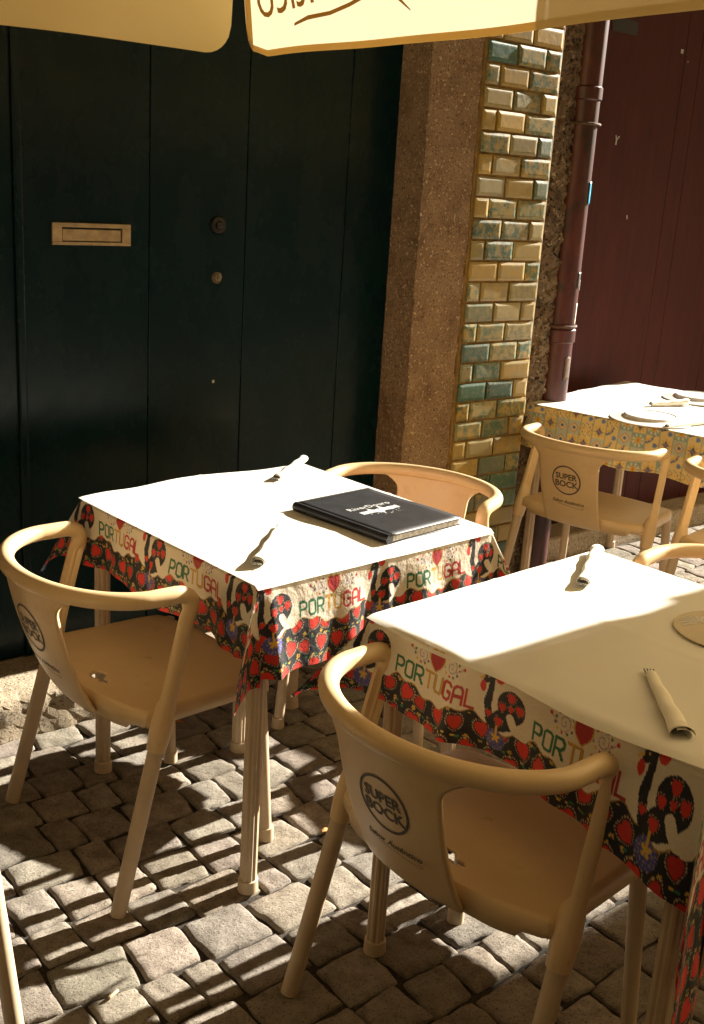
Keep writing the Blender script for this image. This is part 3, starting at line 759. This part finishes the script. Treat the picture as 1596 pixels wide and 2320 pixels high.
def table(origin, ang, sx, sy, top, inset, label, extra=(), legs=None):
    t = empty('bistro_table', label, 'table', (*origin, 0), ang, 'square cafe tables')
    MB().box((.004, .004, top-.022), (sx-.004, sy-.004, top-.002)).build('tabletop', M['leg_plastic'], t, bevel=.004)
    MB().box((.05, .05, top-.06), (sx-.05, sy-.05, top-.024)).build('apron', M['leg_plastic'], t, bevel=.003)
    L = legs or [(inset, inset), (sx-inset, inset), (sx-inset, sy-inset), (inset, sy-inset)]
    for x, y in list(L)+list(extra):
        mb = MB(); seg = 24; V = []
        for z, rr, cap in ((.0, .0235, 1), (.028, .022, 1), (.03, .0192, 0), (top-.06, .0192, 0)):
            for k in range(seg):
                t_ = 2*math.pi*k/seg; q = rr if cap else rr*(1-.13*(k % 3 == 0))
                V.append((x+q*math.cos(t_), y+q*math.sin(t_), z))
        F = [(i*seg+k, i*seg+(k+1) % seg, (i+1)*seg+(k+1) % seg, (i+1)*seg+k) for i in range(3) for k in range(seg)]+[tuple(range(seg))[::-1]]
        mb.add(V, F).build('leg', M['leg_plastic'], t, angle=25)
    return t
TA = R_(43.05); TOP = .735
T1O = (-.179, 2.016); T2O = (.534, 1.379); T3O = (1.42, 3.53)
ca, sa = math.cos(TA), math.sin(TA)
def inT(o, p, ang=TA):
    dx, dy = p[0]-o[0], p[1]-o[1]; return dx*math.cos(ang)+dy*math.sin(ang), -dx*math.sin(ang)+dy*math.cos(ang)
ex1 = inT(T1O, (-.271, 2.677))
table(T1O, TA, .702, .702, TOP, .035, 'square table between the left armchair and the menu, five ribbed beige legs', [ex1])
table(T2O, TA, .702, .702, TOP, .035, 'square table at the right, half in shade, beside the nearest armchair')
G_ = 'folk print tablecloths'
cloth('tablecloth', T1O, TA, .702, .702, (.197, .205, .15, .148), (.103-.006, .1, .1, .096-.006), (.088, .088, .07, .062), TOP, .0017, 'folk', 'folk print tablecloth with coloured PORTUGAL lettering on the fully sunlit table', 'tablecloth', G_, seed=1)
cloth('tablecloth', T2O, TA, .702, .702, (.33, .16, .15, .148), (.115, .1, .1, .080-.006), (.088, .08, .07, .078), TOP, .0016, 'folk', 'folk print tablecloth with coloured PORTUGAL lettering on the half shaded table at right', 'tablecloth', G_, seed=4, k=.5, sk=.55)
paper('paper_cover', T1O, TA, -.004, .706, -.010, .712, TOP, 'white paper cover glaring in full sun under the black menu',
      hump=lambda a, b: .012*math.exp(-((a-.45)/.22)**2)*max(0, (b-.9)/.1)**2+.004*math.exp(-((a-.1)/.1)**2)*max(0, (b-.8)/.2), group='white paper table covers')
paper('paper_cover', T2O, TA, -.012, .712, -.008, .712, TOP, 'white paper cover half sunlit and half tan in shade, near corner curling',
      curl=lambda a, b: .012*max(0, 1-(a+b)*3)**1.0-.012*max(0, .02-a)/.02*(.3+.7*math.sin(b*6)**2), group='white paper table covers')
# third table: longer, yellow tile print
T3A = R_(51)
table(T3O, T3A, .86, 1.0, .75, .05, 'table at the right rear with yellow patterned cloth and upturned plates')
cloth('tablecloth', T3O, T3A, .86, 1.0, (.2, .2, .24, .17), None, None, .75, .004, 'tile', 'yellow and blue tile patterned tablecloth on the rear table', 'tablecloth', None, seed=9)
paper('paper_cover', T3O, T3A, -.006, .866, -.006, 1.006, .75, 'cream paper cover on the rear table under two upturned plates',
      curl=lambda a, b: 0, group='white paper table covers')

# small litter in the joints
leafm = simple('dry_leaf_litter', (.45, .20, .05), .8, .4, 90, .2); buttm = simple('cigarette_paper', (.55, .42, .28), .8, .2, 60, 0)
def leaf(x, y, a, label):
    rows = []
    for i in range(9):
        q = i/8; w_ = .009*math.sin(math.pi*(q*.9+.05)); rows.append([((q-.5)*.034, w_*(j/3-.5)*2, .004+.006*abs(j/3-.5)*2+.003*math.sin(q*5)) for j in range(4)])
    o = MB().grid(rows).build('dry_leaf', leafm, None, loc=(x, y, 0), rot=a, solid=.0006)
    tag(o, label, 'leaf', 'dry litter on the paving')
leaf(-.010, 2.300, .6, 'curled orange dry leaf on the setts between the two front tables')
leaf(.02, 2.325, 1.9, 'smaller orange dry leaf beside another, between the two front tables')
leaf(-.46, 2.80, .2, 'dry leaf on the sunlit setts behind the leftmost chair legs')
o = MB().tube([(0, 0, .006), (.014, .002, .006), (.024, .004, .005)], [.0036, .0036, .0032], 10).build('cigarette_end', buttm, None, loc=(-.40, 1.70, 0), rot=.9)
tag(o, 'crushed cigarette end on the setts near the bottom left', 'litter', 'dry litter on the paving')
# ------------------------------------------------------------ menu book
bk = [np.array(p) for p in ((-.122, 2.568), (.056, 2.754), (.271, 2.54), (.088, 2.326))]
bu = bk[1]-bk[0]; bang = math.atan2(bu[1], bu[0]); bw = .256; bh = .318
BO = bk[3]+(0.002, 0)
MBK = empty('menu_book', 'closed black menu book with silver lettering lying on the white paper', 'menu', (*map(float, BO), TOP+.003), bang)
MB().box((0, 0, 0), (bw, bh, .0022)).build('lower_cover', M['leather'], MBK, bevel=.001)
tc_ = MB(); rows = []
for i in range(13):
    x = bw*i/12; rows.append([(x, bh*j/12, .0185+.004*(1-(x/bw))*.4+.0015*math.sin(j*.5)*x/bw) for j in range(13)])
tcv = tc_.grid(rows).build('upper_cover', M['leather'], MBK, solid=.0026)
sp = MB(); sp.tube([(0, y, .0112) for y in np.linspace(0.001, bh-.001, 8)], .0113, 16); sp.build('spine', M['leather'], MBK)
MB().box((.006, .004, .003), (bw-.007, bh-.004, .0166)).build('pages', M['pages'], MBK, bevel=.001)
mb = MB(); zt = lambda x, y: .0185+.0016*(1-x/bw)+.0015*math.sin(y/bh*12*.5)*x/bw+.00175
v, f = text_mesh('RiverDouro', .034, 0, .0004, 1.08); cx, cy = .128, .192
mb.add([(cx+p[0]*.80, cy+p[1]*.78, zt(cx+p[0]*.8, cy)) for p in v], f)
# bridge emblem: a ragged silver band with towers and splashes
pts_t = []; pts_b = []; rg = random.Random(3)
n = 40
for i in range(n+1):
    t = i/n; x = .066+.128*t
    pts_t.append((x, .163+.004*rg.random()+(.016*max(0, 1-abs(t-.32)*22))+(.020*max(0, 1-abs(t-.62)*18))))
    pts_b.append((x, .147-.002*rg.random()-(.022*max(0, 1-abs(t-.45)*9))*rg.random()-(.014*max(0, 1-abs(t-.75)*12))*rg.random()))
V = [(x, y, zt(x, y)) for x, y in pts_t]+[(x, y, zt(x, y)) for x, y in pts_b]
mb.add(V, [(i, i+n+1, i+n+2, i+1) for i in range(n)])
for _ in range(14):
    x, y = rg.uniform(.08, .185), rg.uniform(.118, .142); s = rg.uniform(.0008, .0022)
    mb.add([(x-s, y, zt(x, y)), (x, y-s*1.5, zt(x, y)), (x+s, y, zt(x, y)), (x, y+s, zt(x, y))], [(0, 1, 2, 3)])
mb.build('title_print', M['silver'], tcv, smooth=False)
stt = MB()
for i in range(60):
    y = .004+(bh-.008)*i/60; stt.box((bw-.004, y, zt(bw, y)-.0006), (bw-.0032, y+.0032, zt(bw, y)+.0001))
for i in range(48):
    x = .01+(bw-.016)*i/48
    for y in (.004, bh-.0045): stt.box((x, y, zt(x, y)-.0006), (x+.0032, y+.0008, zt(x, y)+.0001))
stt.build('stitching', M['stitch'], tcv, smooth=False)

# ------------------------------------------------------------ napkin rolls with cutlery
def napkin_roll(p0, p1, label, r0=.011, r1=.02, tines=0, fork=True, z=TOP, flare=None):
    r0 *= .72; r1 *= .78
    """rolled from p0 (narrow) to p1 (wide, open); tines: which end the fork shows (0 = p0, 1 = p1)"""
    a = math.atan2(p1[1]-p0[1], p1[0]-p0[0]); L = math.hypot(p1[0]-p0[0], p1[1]-p0[1])
    t = empty('napkin_roll', label, 'napkin', (p0[0], p0[1], z+.003), a, 'napkins rolled around cutlery')
    rows = []; nn = 26; mm = 44
    for i in range(nn+1):
        q = i/nn; x = L*q; r = []
        for j in range(mm+1):
            th = j/mm*2.35*2*math.pi; rr = (r0+(r1-r0)*q)*(1-.16*j/mm)+.0006*math.sin(q*19+th)
            fl = 1+.18*max(0, q-.85)/.15*(1-j/mm)
            r.append((x+.012*math.sin(th*.5+1)*(1 if q > .5 else -.8)*abs(q-.5)*2*.8, rr*math.cos(th)*1.12*fl, rr*.86+rr*.82*math.sin(th)*fl))
        rows.append(r)
    MB().grid(rows).build('napkin', M['napkin'], t, solid=.0006)
    # fork pushed in the roll
    fk = MB(); zc = (r0 if tines == 0 else r1)*.85; s = -1 if tines == 0 else 1; xe = 0 if tines == 0 else L
    fk.box((min(xe-s*.06, xe+s*.012), -.009, zc-.001), (max(xe-s*.06, xe+s*.012), .009, zc+.001))
    for k in range(4):
        y = -.0085+k*.0053; x0_, x1_ = sorted((xe+s*.012, xe+s*(.028 if tines == 0 else .020)))
        fk.box((x0_, y, zc-.0009), (x1_, y+.0024, zc+.0009))
    fk.build('fork', M['steel'], t, bevel=.0004)
    return t
napkin_roll((-.165, 2.39), (-.187, 2.125), 'napkin roll near the front corner of the sunlit table, left of the menu', .009, .016, 1)
napkin_roll((-.150, 3.03), (-.205, 2.82), 'napkin roll with fork at the far corner of the sunlit table', .016, .012, 1)
napkin_roll((.560, 2.345), (.490, 2.13), 'napkin roll with fork tines toward the viewer, far corner of the half shaded table', .019, .015, 1)
napkin_roll((.522, 1.685), (.514, 1.475), 'napkin roll lying in the shade at the near end of the right table', .0115, .019, 0)
napkin_roll((1.30, 4.30), (1.15, 4.23), 'napkin roll with fork at the back of the yellow cloth table, beside the farther plate', .022, .012, 1, z=.752)
napkin_roll((1.30, 3.95), (1.10, 3.80), 'napkin roll in front of the nearer upturned plate on the yellow cloth table', .016, .010, 1, z=.752)
# loose napkin points (torn paper corners standing up)
def napkin_point(x, y, a, label, L=.06, h=.03, z=TOP):
    rows = []
    for i in range(9):
        q = i/8; rows.append([(L*q, (1-q)*.02*(j/4-.5)*2, .003+h*math.sin(q*1.6)*(1-.3*(j/4))) for j in range(5)])
    return rows
# upturned plates
def plate(x, y, z, label, r=.148):
    t = empty('plate', label, 'plate', (x, y, z), 0, 'upturned white plates')
    MB().lathe([(r-.004, .0), (r, .002), (r-.001, .0045), (r*.9, .006), (r*.70, .013), (r*.645, .021)]+[(r*.63, .0215), (r*.60, .0215), (r*.585, .0195), (.004, .0195)], 64).build('bowl', M['porcelain'], t, angle=30)
    return t
p1_ = plate(1.075, 3.94, .754, 'nearer upturned white plate on the yellow cloth table')
p2_ = plate(1.40, 4.45, .754, 'farther upturned white plate cut by the right edge of the photo')
# coaster-like glass plate on table 2 with white flower
t = empty('side_plate', 'tan round plate with white flower drawing on the shaded part of the right table', 'plate', (.728, 1.915, TOP+.003), 0)
m_, nt, b = newmat('tan_glazed_plate'); c = ramp(nt, noise_fac(nt, 12, 3), [(.3, (.56, .47, .32)), (.7, (.62, .53, .37))]); nt.links.new(c, b.inputs['Base Color']); b.inputs['Roughness'].default_value = .25
MB().lathe([(.098, 0), (.103, .003), (.104, .0055), (.100, .0055), (.092, .004), (.002, .0035)], 64).build('dish', m_, t)
mb = MB()
for k in range(9):
    a = R_(200-k*22); 
    P_ = [(-.045+.0*k+math.cos(a)*q*.045, .03+math.sin(a)*q*.045+.008*math.sin(q*3), .0046+.0004*math.sin(q*3)) for q in np.linspace(.15, 1, 7)]
    V = []
    for i, p_ in enumerate(P_):
        wd = .0032*math.sin(math.pi*(i+.4)/7); V += [(p_[0]-wd*math.sin(a), p_[1]+wd*math.cos(a), p_[2]), (p_[0]+wd*math.sin(a), p_[1]-wd*math.cos(a), p_[2])]
    mb.add(V, [(2*i, 2*i+1, 2*i+3, 2*i+2) for i in range(6)])
mb.build('flower_drawing', M['porcelain'], t, smooth=False)

# ------------------------------------------------------------ parasols
def parasol(K, size, zb, label, letters=True, vh=.26, rot=WA):
    """K far-left corner of the canopy, canopy grows along -v (towards street) and -u. Local x = +u along wall, y = into wall; K is local origin"""
    t = empty('parasol', label, 'parasol', (K[0], K[1], 0), rot, 'yellow canvas parasols')
    sx, sy = size           # extends to local x = -sx .. 0 (or + if negative) and y = -sy .. 0
    zt_ = zb+vh; cx, cy = -sx/2, -sy/2; apex = zt_+.42
    # four canopy panels as one fabric roof
    mb = MB(); n = 16
    cor = [(0, 0), (-sx, 0), (-sx, -sy), (0, -sy)]
    for e in range(4):
        a, b = cor[e], cor[(e+1) % 4]; rows = []
        for i in range(n+1):
            q = i/n; r = []
            for j in range(n+1):
                s = j/n; x = a[0]+(b[0]-a[0])*s; y = a[1]+(b[1]-a[1])*s
                px, py = x+(cx-x)*q, y+(cy-y)*q; z = zt_+(apex-zt_)*q-.03*math.sin(math.pi*q)-.02*math.sin(math.pi*s)*(1-q)
                r.append((px, py, z))
            rows.append(r)
        mb.grid(rows)
    mb.build('canopy', M['canopy_low_fill' if letters else 'canopy'], t)
    # valances on four sides
    def val(p0, p1, name='valance', d0=.022):
        L = math.hypot(p1[0]-p0[0], p1[1]-p0[1]); ux, uy = (p1[0]-p0[0])/L, (p1[1]-p0[1])/L; nx_, ny_ = -uy, ux
        rows = []; hem = []; n1 = 90; n2 = 16; rc = .055
        def bot(d):
            m_ = min(d-d0, L-d-.022)
            return zb+(0 if m_ > rc else rc-math.sqrt(max(0, rc*rc-(rc-max(0, m_))**2)))+.004*math.sin(d*6+1)
        def pt(d, z):
            h = (zt_-z)/vh; off = h*(.007*math.sin(d*5.5+1.3)+.004*math.sin(d*17+h*2))+.02*h
            return (p0[0]+ux*d+nx_*off, p0[1]+uy*d+ny_*off, z)
        D_ = [.022+(L-.044)*i/n1 for i in range(n1+1)]; D_ = [d0, d0+.004, d0+.010, d0+.018, .04, .05, .062]+[d for d in D_ if .07 < d < L-.07]+[L-.062, L-.05, L-.04, L-.032, L-.026, L-.022]
        for d in D_:
            zb_ = bot(d); rows.append([pt(d, zt_-.02*math.sin(math.pi*d/L)*1.0+(zb_-zt_+.02*math.sin(math.pi*d/L))*j/n2) for j in range(n2+1)])
            zz = bot(d); ins = .012
            hem.append([pt(d, zz+ins*j/3) for j in range(4)])
        o = MB().grid(rows).build(name, M['canvas'], t)
        hh = [[(p[0]+nx_*.0012, p[1]+ny_*.0012, p[2]) for p in r] for r in hem]
        MB().grid(hh).build('hem', M['hem'], o)
        sd_ = [[pt(d, bot(d)+(zt_-bot(d))*j/10) for d in (d0+.0005, d0+.008, d0+.022)] for j in range(11)]
        sd_ = [[(p[0]+nx_*.0012, p[1]+ny_*.0012, p[2]) for p in r] for r in sd_]
        MB().grid(sd_).build('hem', M['hem'], o)
        return o, pt, (nx_, ny_)
    va, pt, nn = val((0, 0), (0, -sy), d0=-.036)      # side across the street, seen from inside with print showing through
    if letters:
        mb = MB()
        def on(d, z): p = pt(d, z); return (p[0]-nn[0]*.0016*0+nn[0]*-.0016, p[1]+nn[1]*-.0016, p[2])
        ob = []
        sw = [(.152, 1.787), (.20, 1.795), (.27, 1.797), (.33, 1.806), (.38, 1.817), (.42, 1.820), (.46, 1.811), (.512, 1.781)]
        th_ = [.005, .0075, .007, .007, .008, .009, .008, .002]
        V = []
        fine = 6; S_ = []
        for i in range(len(sw)-1):
            for q in range(fine): S_.append((sw[i][0]+(sw[i+1][0]-sw[i][0])*q/fine, sw[i][1]+(sw[i+1][1]-sw[i][1])*q/fine, th_[i]+(th_[i+1]-th_[i])*q/fine))
        S_.append((*sw[-1], th_[-1]))
        for d, z, w_ in S_: V += [on(d, z-w_*.5), on(d, z+w_*.5)]
        mb.add(V, [(2*i, 2*i+2, 2*i+3, 2*i+1) for i in range(len(S_)-1)])
        # mirrored script word
        v, f = text_mesh('Autêntico', .125, .35, -.0004, .97)
        mb.add([on(.262-p[0]*1.0, 1.858+p[1]-.06*(p[0])) for p in v], [tuple(reversed(q)) for q in f])
        mb.build('lettering', M['canvas_ink'], va, smooth=False)
    val((-sx, 0), (0, 0)); val((-sx, -sy), (-sx, 0)); val((0, -sy), (-sx, -sy))
    for c_ in cor: MB().tube([(c_[0]*.985+cx*.015, c_[1]*.985+cy*.015, zt_-.012), (cx, cy, apex-.05)], .009, 8).build('rib', M['alu'], t)
    MB().tube([(cx, cy, .0), (cx, cy, apex+.06)], .024, 16).build('pole', M['alu'], t)
    MB().lathe([(.25, 0), (.25, .06), (.05, .08), (.03, .25)], 32, (cx, cy, .002)).build('base', M['darkmetal'], t)
    return t
parasol((-.27, 2.31), (2.4, 2.4), 1.735, 'yellow parasol with mirrored lettering whose hanging edge crosses the top of the photo', rot=R_(36.712))
pe = R_(39); pk = (.55, 1.913)
parasol((pk[0]+3.4*math.cos(pe), pk[1]+3.4*math.sin(pe)), (3.4, 2.4), 1.95, 'yellow parasol out of frame at right, nearer one, shading the right table', letters=False, rot=pe)
parasol((pk[0]+5.8*math.cos(pe), pk[1]+5.8*math.sin(pe)), (2.37, 2.4), 1.95, 'yellow parasol out of frame at right, farther one added to extend the shade', letters=False, rot=pe)  # unseen canopy added so the shade runs on past the nearer one
